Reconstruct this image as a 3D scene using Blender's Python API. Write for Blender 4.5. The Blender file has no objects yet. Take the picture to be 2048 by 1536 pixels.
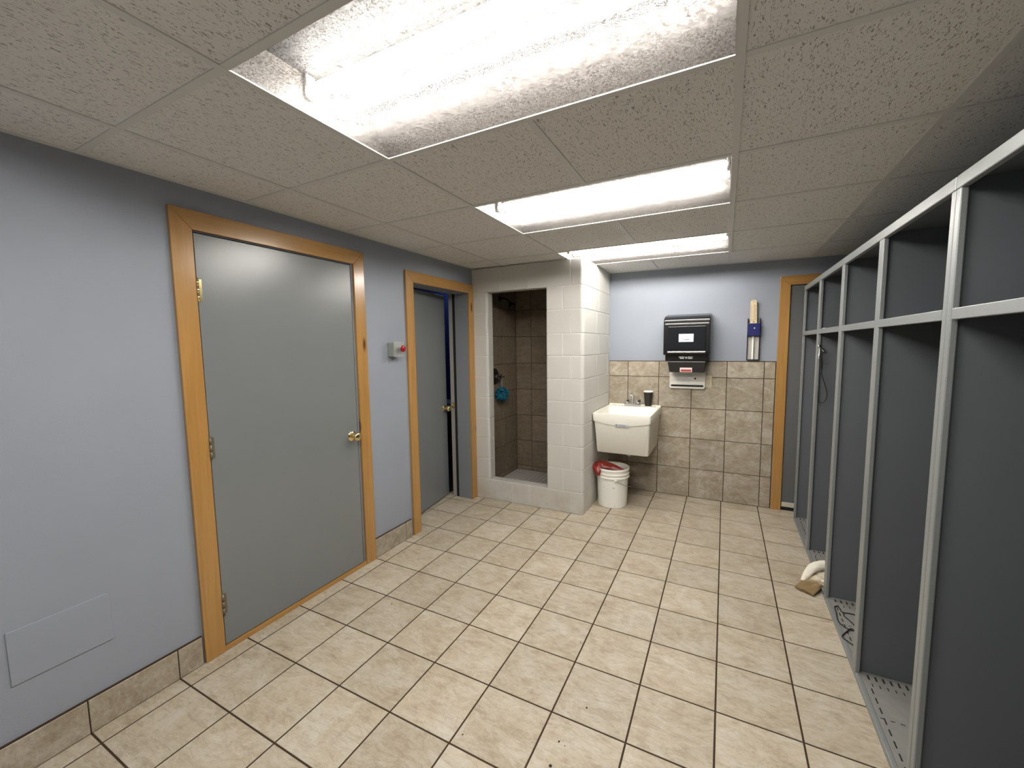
import bpy, bmesh, math, random
from mathutils import Vector, Matrix
random.seed(7)
S = bpy.context.scene
COL = S.collection
R = math.radians

# ------------------------------------------------------------------ camera
CAM = Vector((2.0595, -1.4405, 1.4797))
YAW, PITCH, ROLL, FPX = .4765, -.0908, -.0130, 823.96
cy, sy, cp, sp = math.cos(YAW), math.sin(YAW), math.cos(PITCH), math.sin(PITCH)
fwd = Vector((-sy*cp, cy*cp, sp)); rgt = Vector((cy, sy, 0)); upv = rgt.cross(fwd)
r2 = math.cos(ROLL)*rgt + math.sin(ROLL)*upv
u2 = -math.sin(ROLL)*rgt + math.cos(ROLL)*upv
cd = bpy.data.cameras.new('camera'); co = bpy.data.objects.new('camera', cd); COL.objects.link(co)
cd.sensor_fit = 'HORIZONTAL'; cd.sensor_width = 36.0; cd.lens = FPX/2048*36.0
cd.clip_start = .02; cd.clip_end = 60
co.matrix_world = Matrix(((r2.x, u2.x, -fwd.x, CAM.x), (r2.y, u2.y, -fwd.y, CAM.y), (r2.z, u2.z, -fwd.z, CAM.z), (0, 0, 0, 1)))
S.camera = co

# ------------------------------------------------------------------ materials
def srgb(r, g, b):
    f = lambda c: (c/255/12.92) if c/255 <= .04045 else ((c/255+.055)/1.055)**2.4
    return (f(r), f(g), f(b), 1)
class NT:
    def __init__(s, name):
        s.m = bpy.data.materials.new(name); s.m.use_nodes = True
        s.t = s.m.node_tree; s.b = s.t.nodes['Principled BSDF']; s.out = s.t.nodes['Material Output']
    def n(s, kind, **k):
        x = s.t.nodes.new(kind)
        for a, v in k.items():
            if a.startswith('i_'):
                key = a[2:]; key = int(key) if key.isdigit() else key.replace('_', ' ')
                x.inputs[key].default_value = v
            else: setattr(x, a, v)
        return x
    def l(s, a, b): s.t.links.new(a, b)
    def math(s, op, a, b=None, c=None, clamp=False):
        x = s.n('ShaderNodeMath', operation=op, use_clamp=clamp)
        for i, v in enumerate((a, b, c)):
            if v is None: continue
            if isinstance(v, (int, float)): x.inputs[i].default_value = v
            else: s.l(v, x.inputs[i])
        return x.outputs[0]
    def coord(s, scale=(1, 1, 1), off=None):
        tc = s.n('ShaderNodeTexCoord'); mp = s.n('ShaderNodeMapping'); mp.inputs['Scale'].default_value = scale
        src = tc.outputs['Object']
        if off is not None:
            ad = s.n('ShaderNodeVectorMath', operation='ADD'); s.l(src, ad.inputs[0]); s.l(off, ad.inputs[1]); src = ad.outputs[0]
        s.l(src, mp.inputs['Vector']); return mp.outputs[0]
    def noise(s, vec, scale, detail=3, rough=.55, dist=0):
        x = s.n('ShaderNodeTexNoise'); x.inputs['Scale'].default_value = scale; x.inputs['Detail'].default_value = detail
        x.inputs['Roughness'].default_value = rough; x.inputs['Distortion'].default_value = dist
        s.l(vec, x.inputs['Vector']); return x.outputs['Fac']
    def ramp(s, fac, pts):
        x = s.n('ShaderNodeValToRGB'); e = x.color_ramp.elements
        while len(e) < len(pts): e.new(.5)
        for q, (p, c) in zip(e, pts):
            q.position = p; q.color = c if len(c) == 4 else (*c, 1)
        s.l(fac, x.inputs[0]); return x.outputs[0]
    def mix(s, fac, a, b, blend='MIX'):
        x = s.n('ShaderNodeMix', data_type='RGBA', blend_type=blend)
        for k, v in ((0, fac), (6, a), (7, b)):
            if isinstance(v, (int, float)): x.inputs[k].default_value = v
            elif isinstance(v, tuple): x.inputs[k].default_value = v
            else: s.l(v, x.inputs[k])
        return x.outputs[2]
    def bump(s, h, strength=.2, dist=.002):
        x = s.n('ShaderNodeBump'); x.inputs['Strength'].default_value = strength; x.inputs['Distance'].default_value = dist
        s.l(h, x.inputs['Height']); s.l(x.outputs[0], s.b.inputs['Normal'])
    def set(s, **k):
        for a, v in k.items():
            i = s.b.inputs[a.replace('_', ' ')]
            if isinstance(v, (int, float, tuple)): i.default_value = v
            else: s.l(v, i)
        return s
def plain(name, col, rough=.5, metal=0, spec=.5, bump=0, bscale=200, **k):
    a = NT(name); a.set(Base_Color=col, Roughness=rough, Metallic=metal); a.b.inputs['Specular IOR Level'].default_value = spec
    if bump: a.bump(a.noise(a.coord(), bscale, 3), bump, .001)
    return a.m
M = {}
def wallpaint(name, col, rough=.55, spec=.3):
    a = NT(name); c = a.coord()
    n = a.noise(c, 3, 4); f = a.noise(c, 260, 2)
    base = a.mix(n, (col[0]*.94, col[1]*.94, col[2]*.94, 1), (col[0]*1.05, col[1]*1.05, col[2]*1.05, 1))
    a.set(Base_Color=base, Roughness=rough); a.b.inputs['Specular IOR Level'].default_value = spec
    a.bump(f, .25, .0012); return a.m
M['wall'] = wallpaint('blue_grey_wall_paint', (.282, .310, .362), .5, .35)
M['plain_wall'] = M['wall']
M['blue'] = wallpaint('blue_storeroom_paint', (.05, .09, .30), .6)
M['white_block'] = None
def tile_mat(name, cols, dark, rough=.42, vein=.45):
    a = NT(name)
    at = a.n('ShaderNodeAttribute', attribute_name='tid')
    off = a.n('ShaderNodeVectorMath', operation='SCALE'); off.inputs['Scale'].default_value = 17.0; a.l(at.outputs['Color'], off.inputs[0])
    sep = a.n('ShaderNodeSeparateColor'); a.l(at.outputs['Color'], sep.inputs[0])
    c = a.coord((1, 1, 1), off.outputs[0]); cs = a.coord((.75, 2.0, 1.5), off.outputs[0])
    n1 = a.noise(c, 6.5, 8, .72, .6); n2 = a.noise(cs, 17, 8, .72, 1.0); n3 = a.noise(c, 95, 4, .7)
    n4 = a.noise(cs, 4.2, 5, .6, 2.4)
    base = a.ramp(n1, [(.32, cols[0]), (.5, cols[1]), (.68, cols[2])])
    streak = a.ramp(n2, [(.34, (.52, .48, .42, 1)), (.52, (1, 1, 1, 1))])
    base = a.mix(vein, base, streak, 'MULTIPLY')
    band = a.math('ABSOLUTE', a.math('SUBTRACT', n4, .5))
    vn = a.ramp(band, [(.0, (.62, .56, .48, 1)), (.035, (1, 1, 1, 1))])
    base = a.mix(.35, base, vn, 'MULTIPLY')
    cloud = a.ramp(a.noise(cs, 7.5, 7, .75, 1.6), [(.50, (0, 0, 0, 1)), (.68, (1, 1, 1, 1))])
    base = a.mix(a.math('MULTIPLY', cloud, .55), base, (cols[2][0]*1.12, cols[2][1]*1.14, cols[2][2]*1.18, 1))
    base = a.mix(a.math('MULTIPLY', n3, .38), base, (*dark, 1))
    tone = a.math('MULTIPLY_ADD', sep.outputs[2], .16, .92)
    tv = a.n('ShaderNodeVectorMath', operation='SCALE'); a.l(base, tv.inputs[0]); a.l(tone, tv.inputs['Scale'])
    a.set(Base_Color=tv.outputs[0], Roughness=a.math('MULTIPLY_ADD', n3, .15, rough)); a.b.inputs['Specular IOR Level'].default_value = .4
    a.bump(n2, .12, .0015)
    return a.m
M['tile'] = tile_mat('beige_stone_look_tile', [(.385, .320, .235), (.485, .43, .335), (.57, .54, .47)], (.30, .23, .15))
M['wtile'] = tile_mat('shade_toned_wall_tile', [(.27, .225, .165), (.365, .32, .25), (.50, .47, .41)], (.24, .19, .13), .38)  # same tile as the floor, dimmer wall light painted into its colours
M['stile'] = tile_mat('shade_toned_shower_tile', [(.185, .140, .095), (.225, .180, .128), (.27, .23, .175)], (.14, .105, .07), .38)  # floor tile again, the stall's shade painted in as darker browns
M['grout'] = plain('dark_brown_grout', (.055, .036, .024, 1), .9, spec=.1)
M['mosaic'] = plain('grey_mosaic_tile', (.42, .40, .38, 1), .5)
M['mgrout'] = plain('mosaic_grout', (.2, .18, .16, 1), .9)
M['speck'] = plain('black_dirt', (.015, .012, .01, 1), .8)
def block_mat():
    a = NT('white_painted_block'); c = a.coord()
    n = a.noise(c, 2.2, 4); f = a.noise(c, 55, 5, .7); g = a.noise(c, 5, 5, .65)
    base = a.mix(n, (.52, .515, .485, 1), (.61, .60, .57, 1))
    tc = a.n('ShaderNodeTexCoord'); sx = a.n('ShaderNodeSeparateXYZ'); a.l(tc.outputs['Object'], sx.inputs[0])
    low = a.math('MULTIPLY', a.math('SUBTRACT', .30, sx.outputs[2]), 3.0, clamp=True)   # scuffed, splashed dirt low on the blocks
    dirt = a.math('MULTIPLY', low, a.ramp(g, [(.42, (0, 0, 0, 1)), (.66, (1, 1, 1, 1))]), clamp=True)
    base = a.mix(a.math('MULTIPLY', dirt, .6), base, (.36, .29, .2, 1))
    a.set(Base_Color=base, Roughness=.5); a.b.inputs['Specular IOR Level'].default_value = .35
    a.bump(f, .22, .0016); return a.m
M['block'] = block_mat()
M['mortar'] = plain('white_painted_mortar', (.72, .71, .67, 1), .6, bump=.3, bscale=120)
def wood(name, axis):
    a = NT(name); sc = [26, 26, 26]; sc[axis] = 1.3
    at = a.n('ShaderNodeAttribute', attribute_name='tid')
    off = a.n('ShaderNodeVectorMath', operation='SCALE'); off.inputs['Scale'].default_value = 9.0; a.l(at.outputs['Color'], off.inputs[0])
    c = a.coord(tuple(sc), off.outputs[0]); d = a.coord((1, 1, 1), off.outputs[0])
    g = a.noise(c, 1.0, 5, .6, 1.2); h = a.noise(c, 5.0, 3, .6, .4); w = a.noise(d, 2.4, 2)
    base = a.ramp(g, [(.3, (.29, .142, .032)), (.5, (.41, .222, .062)), (.7, (.50, .285, .09))])
    base = a.mix(a.math('MULTIPLY', h, .35), base, (.20, .085, .016, 1))
    base = a.mix(w, base, (.42, .23, .07, 1))
    vo = a.n('ShaderNodeTexVoronoi'); vo.inputs['Scale'].default_value = 1.0
    k = [7, 7, 7]; k[axis] = 1.9; a.l(a.coord(tuple(k), off.outputs[0]), vo.inputs['Vector'])
    knot = a.ramp(vo.outputs['Distance'], [(.05, (1, 1, 1, 1)), (.12, (0, 0, 0, 1))])
    base = a.mix(knot, base, (.10, .04, .012, 1))
    a.set(Base_Color=base, Roughness=.24); a.b.inputs['Specular IOR Level'].default_value = .5
    a.b.inputs['Coat Weight'].default_value = .45; a.b.inputs['Coat Roughness'].default_value = .15
    a.bump(h, .08, .001); return a.m
M['wood_z'] = wood('orange_pine_upright', 2); M['wood_y'] = wood('orange_pine_rail_left', 1); M['wood_x'] = wood('orange_pine_rail_back', 0)
M['door'] = wallpaint('grey_door_paint', (.182, .198, .202), .24, .55)
M['jamb'] = wallpaint('grey_blue_frame_paint', (.21, .225, .25), .45, .4)
M['stop'] = plain('grey_door_stop', (.32, .30, .29, 1), .5)
M['rubber'] = plain('weatherstrip_and_gap_shade', (.006, .006, .006, 1), .8)  # weatherstrip on the ajar door; elsewhere black painted in for shaded gaps
M['darkdoor'] = wallpaint('dark_grey_door_paint', (.115, .118, .12), .45, .4)
M['brass'] = plain('polished_brass', (.83, .68, .36, 1), .16, 1)
M['hinge'] = plain('tarnished_painted_hinge', (.16, .14, .10, 1), .45, .3)
M['chrome'] = plain('chrome', (.80, .80, .80, 1), .12, 1)
M['dullmetal'] = plain('dull_metal', (.45, .45, .44, 1), .4, 1)
M['alu'] = plain('aluminium_sweep', (.62, .60, .52, 1), .4, .3)
def ceil_tile():
    a = NT('fissured_ceiling_tile')
    at = a.n('ShaderNodeAttribute', attribute_name='tid')
    off = a.n('ShaderNodeVectorMath', operation='SCALE'); off.inputs['Scale'].default_value = 9.0; a.l(at.outputs['Color'], off.inputs[0])
    c = a.coord((190, 62, 1), off.outputs[0]); c2 = a.coord((110, 110, 110), off.outputs[0]); c3 = a.coord((300, 300, 300))
    n1 = a.noise(c, 1.0, 2, .5, 1.2); n2 = a.noise(c2, 1.6, 3, .6, .5); n3 = a.noise(c3, 1, 3)
    fis = a.ramp(n1, [(.605, (0, 0, 0, 1)), (.67, (1, 1, 1, 1))])
    pin = a.ramp(n2, [(.66, (0, 0, 0, 1)), (.72, (1, 1, 1, 1))])
    pit = a.math('MAXIMUM', fis, pin)
    base = a.mix(n3, (.72, .715, .70, 1), (.84, .835, .82, 1))
    base = a.mix(a.math('MULTIPLY', pit, .72), base, (.16, .145, .125, 1))
    a.set(Base_Color=base, Roughness=.9); a.b.inputs['Specular IOR Level'].default_value = .1
    h = a.math('SUBTRACT', a.math('MULTIPLY', n3, .35), pit)
    a.bump(h, .6, .003); return a.m
M['ctile'] = ceil_tile()
M['tbar'] = plain('painted_ceiling_grid', (.68, .68, .665, 1), .45, spec=.3)
M['locker'] = wallpaint('darker_locker_panel', (.106, .118, .128), .5, .4)  # panels toned darker than the front frame
def locker_frame():
    a = NT('paler_locker_frame'); c = a.coord((1, 1, 1)); n = a.noise(c, 420, 2, .6); m = a.noise(c, 6, 3)
    base = a.mix(n, (.195, .212, .218, 1), (.335, .352, .352, 1)); base = a.mix(a.math('MULTIPLY', m, .3), base, (.18, .195, .20, 1))
    a.set(Base_Color=base, Roughness=.38, Metallic=.25); a.bump(n, .25, .0008); return a.m
M['lframe'] = locker_frame()
def tray_mat():
    a = NT('perforated_locker_tray'); c = a.coord((1, 1, 1))
    vo = a.n('ShaderNodeTexVoronoi'); vo.inputs['Scale'].default_value = 1; vo.inputs['Randomness'].default_value = .25
    a.l(a.coord((150, 60, 60)), vo.inputs['Vector'])
    hole = a.ramp(vo.outputs['Distance'], [(.22, (1, 1, 1, 1)), (.34, (0, 0, 0, 1))])
    n = a.noise(c, 30, 4)
    base = a.mix(n, (.21, .205, .195, 1), (.31, .305, .29, 1)); base = a.mix(a.math('MULTIPLY', hole, .45), base, (.1, .095, .09, 1))
    a.set(Base_Color=base, Roughness=.5, Metallic=.2); return a.m
M['tray'] = tray_mat()
M['slot'] = plain('dark_slot', (.012, .012, .013, 1), .9)
def sinkm():
    a = NT('cream_white_plastic'); n = a.noise(a.coord(), 9, 5, .65); f = a.noise(a.coord(), 300, 2)
    a.set(Base_Color=a.mix(n, (.72, .705, .64, 1), (.79, .775, .71, 1)), Roughness=.38); a.bump(f, .08, .0006); return a.m
M['sink'] = sinkm()
M['pvc'] = plain('white_pipe', (.78, .77, .72, 1), .35)
M['ink'] = plain('grey_print', (.22, .25, .32, 1), .6)
M['inkbg'] = plain('pale_grey_label', (.55, .57, .58, 1), .5)
def bucketm():
    a = NT('scuffed_white_bucket'); c = a.coord(); n = a.noise(c, 24, 5, .7, .6); m = a.noise(c, 3.1, 2)
    sc = a.math('MULTIPLY', a.ramp(n, [(.60, (0, 0, 0, 1)), (.68, (1, 1, 1, 1))]), a.ramp(m, [(.46, (0, 0, 0, 1)), (.58, (1, 1, 1, 1))]))
    a.set(Base_Color=a.mix(a.math('MULTIPLY', sc, .75), (.86, .86, .83, 1), (.18, .17, .16, 1)), Roughness=.4); return a.m
M['bucket'] = bucketm()
M['bucket_clean'] = plain('white_bucket_plastic', (.84, .83, .78, 1), .35)
M['red'] = plain('dark_red_rubber', (.18, .014, .010, 1), .4)
M['redbtn'] = plain('red_button_plastic', (.30, .008, .012, 1), .15)
M['greybox'] = plain('grey_junction_box', (.34, .36, .35, 1), .35, .2)
M['black_gloss'] = plain('glossy_black_plastic', (.006, .006, .0065, 1), .2, spec=.35)
M['black_ridge'] = plain('grey_highlight_trim', (.30, .31, .32, 1), .25, .6)  # grey paints the light caught by the black ridges; emblem and lip share it
M['smoke'] = plain('smoked_window', (.008, .009, .011, 1), .15, spec=.3)
M['black_brown'] = plain('worn_black_plastic', (.011, .009, .008, 1), .55, spec=.2)
M['white_label'] = plain('white_label', (.50, .54, .60, 1), .5)
M['label_white'] = plain('off_white_label', (.62, .52, .49, 1), .5)
M['label_red'] = plain('red_label_band', (.30, .035, .035, 1), .5)
M['white_plastic'] = plain('aged_white_plastic', (.72, .70, .65, 1), .4)
M['beige'] = plain('beige_outlet_plastic', (.52, .47, .33, 1), .45)
M['text_white'] = plain('white_print', (.6, .6, .6, 1), .5)
M['cup'] = plain('dark_brown_card', (.016, .013, .010, 1), .6)
M['cup_white'] = plain('white_card_rim', (.85, .83, .78, 1), .5)
M['navy'] = plain('navy_blue_plastic', (.008, .012, .105, 1), .3)
M['cream'] = plain('cream_plastic', (.66, .55, .36, 1), .5)
M['tick'] = plain('brown_print', (.20, .14, .07, 1), .6)
M['chan'] = plain('pale_metal_channel', (.47, .46, .44, 1), .4, .3)
M['puff'] = plain('teal_mesh_puff', (.006, .125, .20, 1), .6)
M['rope'] = plain('pale_blue_cord', (.25, .32, .36, 1), .6)
M['bronze'] = plain('dark_bronze', (.06, .045, .04, 1), .25, .9)
M['cable'] = plain('black_cable', (.010, .010, .010, 1), .5)
def ragm():
    a = NT('dirty_white_cloth'); tc = a.n('ShaderNodeTexCoord'); sx = a.n('ShaderNodeSeparateXYZ'); a.l(tc.outputs['Object'], sx.inputs[0])
    n = a.noise(a.coord(), 22, 4, .6); at = a.n('ShaderNodeAttribute', attribute_name='tid'); s2 = a.n('ShaderNodeSeparateColor'); a.l(at.outputs['Color'], s2.inputs[0])
    d = a.math('ADD', s2.outputs[0], a.math('MULTIPLY', a.math('SUBTRACT', n, .5), .5))
    base = a.ramp(d, [(.40, (.80, .76, .66, 1)), (.58, (.50, .42, .30, 1)), (.72, (.23, .165, .085, 1))])
    a.set(Base_Color=base, Roughness=.9); a.b.inputs['Specular IOR Level'].default_value = .1
    a.bump(a.noise(a.coord(), 260, 2), .3, .001); return a.m
M['rag'] = ragm()
def emis(name, col, st):
    m = bpy.data.materials.new(name); m.use_nodes = True; t = m.node_tree; t.nodes.clear()
    e = t.nodes.new('ShaderNodeEmission'); o = t.nodes.new('ShaderNodeOutputMaterial'); e.inputs[0].default_value = col; e.inputs[1].default_value = st
    t.links.new(e.outputs[0], o.inputs[0]); return m
TUBE = 60.0
M['tube'] = emis('lit_fluorescent_tube', (1, .965, .90, 1), TUBE)
M['troffer'] = plain('glow_toned_reflector', (.034, .029, .0245, 1), .6)  # colour set very dark to hold down the glow on the housing sides
M['deck'] = plain('glow_toned_reflector_back', (.010, .009, .008, 1), .7)  # darker still, so the bright band round the tubes stays narrow
M['endplate'] = plain('glow_toned_end', (.055, .049, .043, 1), .6)  # toned above the sides to lift the dim fixture ends
M['tcap'] = plain('lamp_socket', (.5, .5, .48, 1), .5)
def lensm():
    m = bpy.data.materials.new('prismatic_acrylic_lens'); m.use_nodes = True; t = m.node_tree; t.nodes.clear()
    N = lambda k: t.nodes.new(k); L = t.links.new
    out = N('ShaderNodeOutputMaterial'); tc = N('ShaderNodeTexCoord')
    vo = N('ShaderNodeTexNoise'); vo.inputs['Scale'].default_value = 120; vo.inputs['Detail'].default_value = 2; vo.inputs['Distortion'].default_value = 1.5
    L(tc.outputs['Object'], vo.inputs['Vector'])
    rp = N('ShaderNodeValToRGB'); rp.color_ramp.elements[0].position = .38; rp.color_ramp.elements[1].position = .62
    rp.color_ramp.elements[0].color = (.30, .27, .25, 1); rp.color_ramp.elements[1].color = (1, 1, 1, 1); L(vo.outputs['Fac'], rp.inputs[0])
    bp = N('ShaderNodeBump'); bp.inputs['Strength'].default_value = .8; bp.inputs['Distance'].default_value = .004; L(vo.outputs['Fac'], bp.inputs['Height'])
    tl = N('ShaderNodeBsdfTranslucent'); L(rp.outputs[0], tl.inputs['Color'])
    tr = N('ShaderNodeBsdfTransparent'); rt = N('ShaderNodeValToRGB'); L(vo.outputs['Fac'], rt.inputs[0])
    rt.color_ramp.elements[0].position = .36; rt.color_ramp.elements[1].position = .60; rt.color_ramp.elements[0].color = (.40, .38, .36, 1); rt.color_ramp.elements[1].color = (1, 1, 1, 1); L(rt.outputs[0], tr.inputs[0])
    gl = N('ShaderNodeBsdfGlossy'); gl.inputs['Roughness'].default_value = .25; L(bp.outputs[0], gl.inputs['Normal'])
    a = N('ShaderNodeMixShader'); a.inputs[0].default_value = .06; L(tr.outputs[0], a.inputs[1]); L(tl.outputs[0], a.inputs[2])
    b = N('ShaderNodeMixShader'); b.inputs[0].default_value = .04; L(a.outputs[0], b.inputs[1]); L(gl.outputs[0], b.inputs[2])
    L(b.outputs[0], out.inputs[0]); return m
M['lens'] = lensm()

# ------------------------------------------------------------------ mesh helpers
class MB:
    """collects shapes in one bmesh; build() links them as ONE mesh object"""
    def __init__(s):
        s.bm = bmesh.new(); s.tid = s.bm.loops.layers.float_color.new('tid'); s.mats = []; s.cur = 0; s.cid = (0, 0, 0, 1); s.sm = False
    def mat(s, key):
        m = M[key]
        if m not in s.mats: s.mats.append(m)
        s.cur = s.mats.index(m); return s
    def rid(s): s.cid = (random.random(), random.random(), random.random(), 1); return s
    def face(s, vs):
        try: f = s.bm.faces.new(vs)
        except ValueError: return None
        f.material_index = s.cur; f.smooth = s.sm
        for l in f.loops: l[s.tid] = s.cid
        return f
    def V(s, p): return s.bm.verts.new(p)
    def merge(s, other_bm):
        vm = {v: s.bm.verts.new(v.co) for v in other_bm.verts}
        for f in other_bm.faces:
            s.face([vm[v] for v in f.verts])
        other_bm.free()
    def box(s, a, b, bev=0, seg=2):
        t = bmesh.new(); x0, y0, z0 = [min(p, q) for p, q in zip(a, b)]; x1, y1, z1 = [max(p, q) for p, q in zip(a, b)]
        v = [t.verts.new(p) for p in ((x0, y0, z0), (x1, y0, z0), (x1, y1, z0), (x0, y1, z0), (x0, y0, z1), (x1, y0, z1), (x1, y1, z1), (x0, y1, z1))]
        for f in ((0, 3, 2, 1), (4, 5, 6, 7), (0, 1, 5, 4), (1, 2, 6, 5), (2, 3, 7, 6), (3, 0, 4, 7)): t.faces.new([v[i] for i in f])
        if bev: bmesh.ops.bevel(t, geom=t.edges[:], offset=bev, segments=seg, affect='EDGES', profile=.5)
        s.merge(t); return s
    def prism(s, poly, d0, d1, frame, bev=0, seg=2):
        """poly: list of 2D; frame(u,v,d)->3D"""
        t = bmesh.new(); A = [t.verts.new(frame(u, v, d0)) for u, v in poly]; B = [t.verts.new(frame(u, v, d1)) for u, v in poly]
        n = len(poly); t.faces.new(A[::-1]); t.faces.new(B)
        for i in range(n): t.faces.new((A[i], A[(i+1) % n], B[(i+1) % n], B[i]))
        bmesh.ops.recalc_face_normals(t, faces=t.faces[:])
        if bev: bmesh.ops.bevel(t, geom=t.edges[:], offset=bev, segments=seg, affect='EDGES', profile=.5)
        s.merge(t); return s
    def rings(s, rings, cap0=True, cap1=True, closed=True):
        rows = [[s.V(p) for p in r] for r in rings]; n = len(rows[0])
        for a, b in zip(rows, rows[1:]):
            for i in range(n if closed else n-1): s.face((a[i], a[(i+1) % n], b[(i+1) % n], b[i]))
        if cap0: s.face(rows[0][::-1])
        if cap1: s.face(rows[-1])
        return s
    def lathe(s, prof, origin, axis=(0, 0, 1), n=32, cap0=True, cap1=True):
        ax = Vector(axis).normalized(); o = Vector(origin)
        e1 = ax.orthogonal().normalized(); e2 = ax.cross(e1)
        s.rings([[o+ax*h+(e1*math.cos(2*math.pi*i/n)+e2*math.sin(2*math.pi*i/n))*max(r, 1e-5) for i in range(n)] for r, h in prof], cap0, cap1)
        return s
    def tube(s, pts, r, n=10, closed=False):
        P = [Vector(p) for p in pts]; m = len(P); rr = []
        up = Vector((0, 0, 1)); prev = None
        for i, p in enumerate(P):
            a = P[i-1] if (i or closed) else p; b = P[(i+1) % m] if (i < m-1 or closed) else p
            t = (b-a).normalized()
            e1 = (prev - t*prev.dot(t)) if prev is not None else t.orthogonal()
            e1.normalize(); prev = e1; e2 = t.cross(e1)
            q = r[i] if isinstance(r, (list, tuple)) else r
            rr.append([p+(e1*math.cos(2*math.pi*k/n)+e2*math.sin(2*math.pi*k/n))*q for k in range(n)])
        if closed: rr.append(rr[0])
        s.rings(rr, not closed, not closed); return s
    def plate(s, f, u0, u1, v0, v1, t, bev, brk=()):
        """raised bevelled plate on a surface f(u,v,height)"""
        us = [u0]+[b for b in brk if u0+1e-4 < b < u1-1e-4]+[u1]
        b = min(bev, (u1-u0)*.3, (v1-v0)*.3); n = len(us)
        ui = [u0+b]+us[1:-1]+[u1-b]
        lo = [[s.V(f(u, v, 0)) for u in us] for v in (v0, v1)]
        md = [[s.V(f(u, v, t-bev)) for u in us] for v in (v0, v1)]
        tp = [[s.V(f(u, v, t)) for u in ui] for v in (v0+b, v1-b)]
        for i in range(n-1):
            s.face((tp[0][i], tp[0][i+1], tp[1][i+1], tp[1][i]))
            s.face((md[0][i], md[0][i+1], tp[0][i+1], tp[0][i])); s.face((lo[0][i], lo[0][i+1], md[0][i+1], md[0][i]))
            s.face((tp[1][i], tp[1][i+1], md[1][i+1], md[1][i])); s.face((md[1][i], md[1][i+1], lo[1][i+1], lo[1][i]))
        s.face((md[0][0], tp[0][0], tp[1][0], md[1][0])); s.face((lo[0][0], md[0][0], md[1][0], lo[1][0]))
        s.face((tp[0][-1], md[0][-1], md[1][-1], tp[1][-1])); s.face((md[0][-1], lo[0][-1], lo[1][-1], md[1][-1]))
        return s
    def warp(s, fn):
        for v in s.bm.verts: v.co = fn(v.co)
        return s
    def build(s, name, parent=None, recalc=True, smooth=None, doubles=False):
        if doubles: bmesh.ops.remove_doubles(s.bm, verts=s.bm.verts[:], dist=1e-5)
        if recalc: bmesh.ops.recalc_face_normals(s.bm, faces=s.bm.faces[:])
        me = bpy.data.meshes.new(name); s.bm.to_mesh(me); s.bm.free()
        for m in s.mats: me.materials.append(m)
        o = bpy.data.objects.new(name, me); COL.objects.link(o)
        if smooth is not None:
            for p in me.polygons: p.use_smooth = True
            me.set_sharp_from_angle(angle=R(smooth))
        if parent is not None:
            o.parent = parent; o.matrix_parent_inverse = parent.matrix_basis.inverted()
        return o
def thing(name, label, cat, loc, group=None):
    o = bpy.data.objects.new(name, None); o.empty_display_size = .05; COL.objects.link(o); o.location = loc
    bpy.context.view_layer.update()
    o['label'] = label; o['category'] = cat
    if group: o['group'] = group
    return o
def tag(o, label, cat, group=None):
    o['label'] = label; o['category'] = cat
    if group: o['group'] = group
    return o
def struct(o, label=None):
    o['kind'] = 'structure'
    if label: o['label'] = label
    return o
def sempty(name, loc, label=None):
    o = bpy.data.objects.new(name, None); o.empty_display_size = .05; COL.objects.link(o); o.location = loc
    return struct(o, label)

# ------------------------------------------------------------------ the place's main dimensions (metres)
XW, XR = -.098, 3.40          # left and right wall faces
YB, YF = 2.812, -3.0          # back and front wall faces
HC = 2.2123                   # ceiling
T = .2956                     # floor and wall tile pitch
def sag(p): return Vector((p.x, p.y, p.z - .0075*(p.x/1.4)*(p.y-.8)))   # the hung grid is slightly out of level

# ------------------------------------------------------------------ floor
def flat(u, v, h): return Vector((u, v, -.004+h))
m = MB(); m.mat('grout').box((XW-.30, YF, -.06), (XR, YB+.01, -.0013))
g = .0034
for i in range(-2, 13):
    for j in range(-11, 10):
        x0, x1 = i*T+g, (i+1)*T-g; y0, y1 = j*T+g, (j+1)*T-g
        if i < 0:
            y0, y1 = max(y0, 1.0), min(y1, 1.95)
            if i == -1: pass
            if y1-y0 < .02: 
                # narrow strip between the grid and the left wall
                if i == -1:
                    y0, y1 = j*T+g, (j+1)*T-g; x0 = XW
                else: continue
            elif i == -1:
                pass
        x0 = max(x0, -.40); x1 = min(x1, XR); y0 = max(y0, YF); y1 = min(y1, YB)
        if x1-x0 < .01 or y1-y0 < .01: continue
        m.mat('tile').rid().plate(flat, x0, x1, y0, y1, .004, .0010)
        if i == -1 and j*T < 1.0 < (j+1)*T: m.rid().plate(flat, XW, x1, j*T+g, 1.0-g*.1, .004, .0012)
m.mat('speck')
for (x, y, r) in ((1.55, -.107, .004), (1.575, -.113, .002), (1.555, -.205, .006), (1.568, -.232, .003), (1.578, -.25, .0025), (1.43, -.285, .004), (1.21, -.245, .003), (1.60, .08, .004), (.385, .245, .004), (.62, .69, .003)):
    m.lathe([(r, -.0005), (r, .0008), (r*.5, .0016)], (x, y, 0), n=8)
struct(m.build('floor'))

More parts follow.
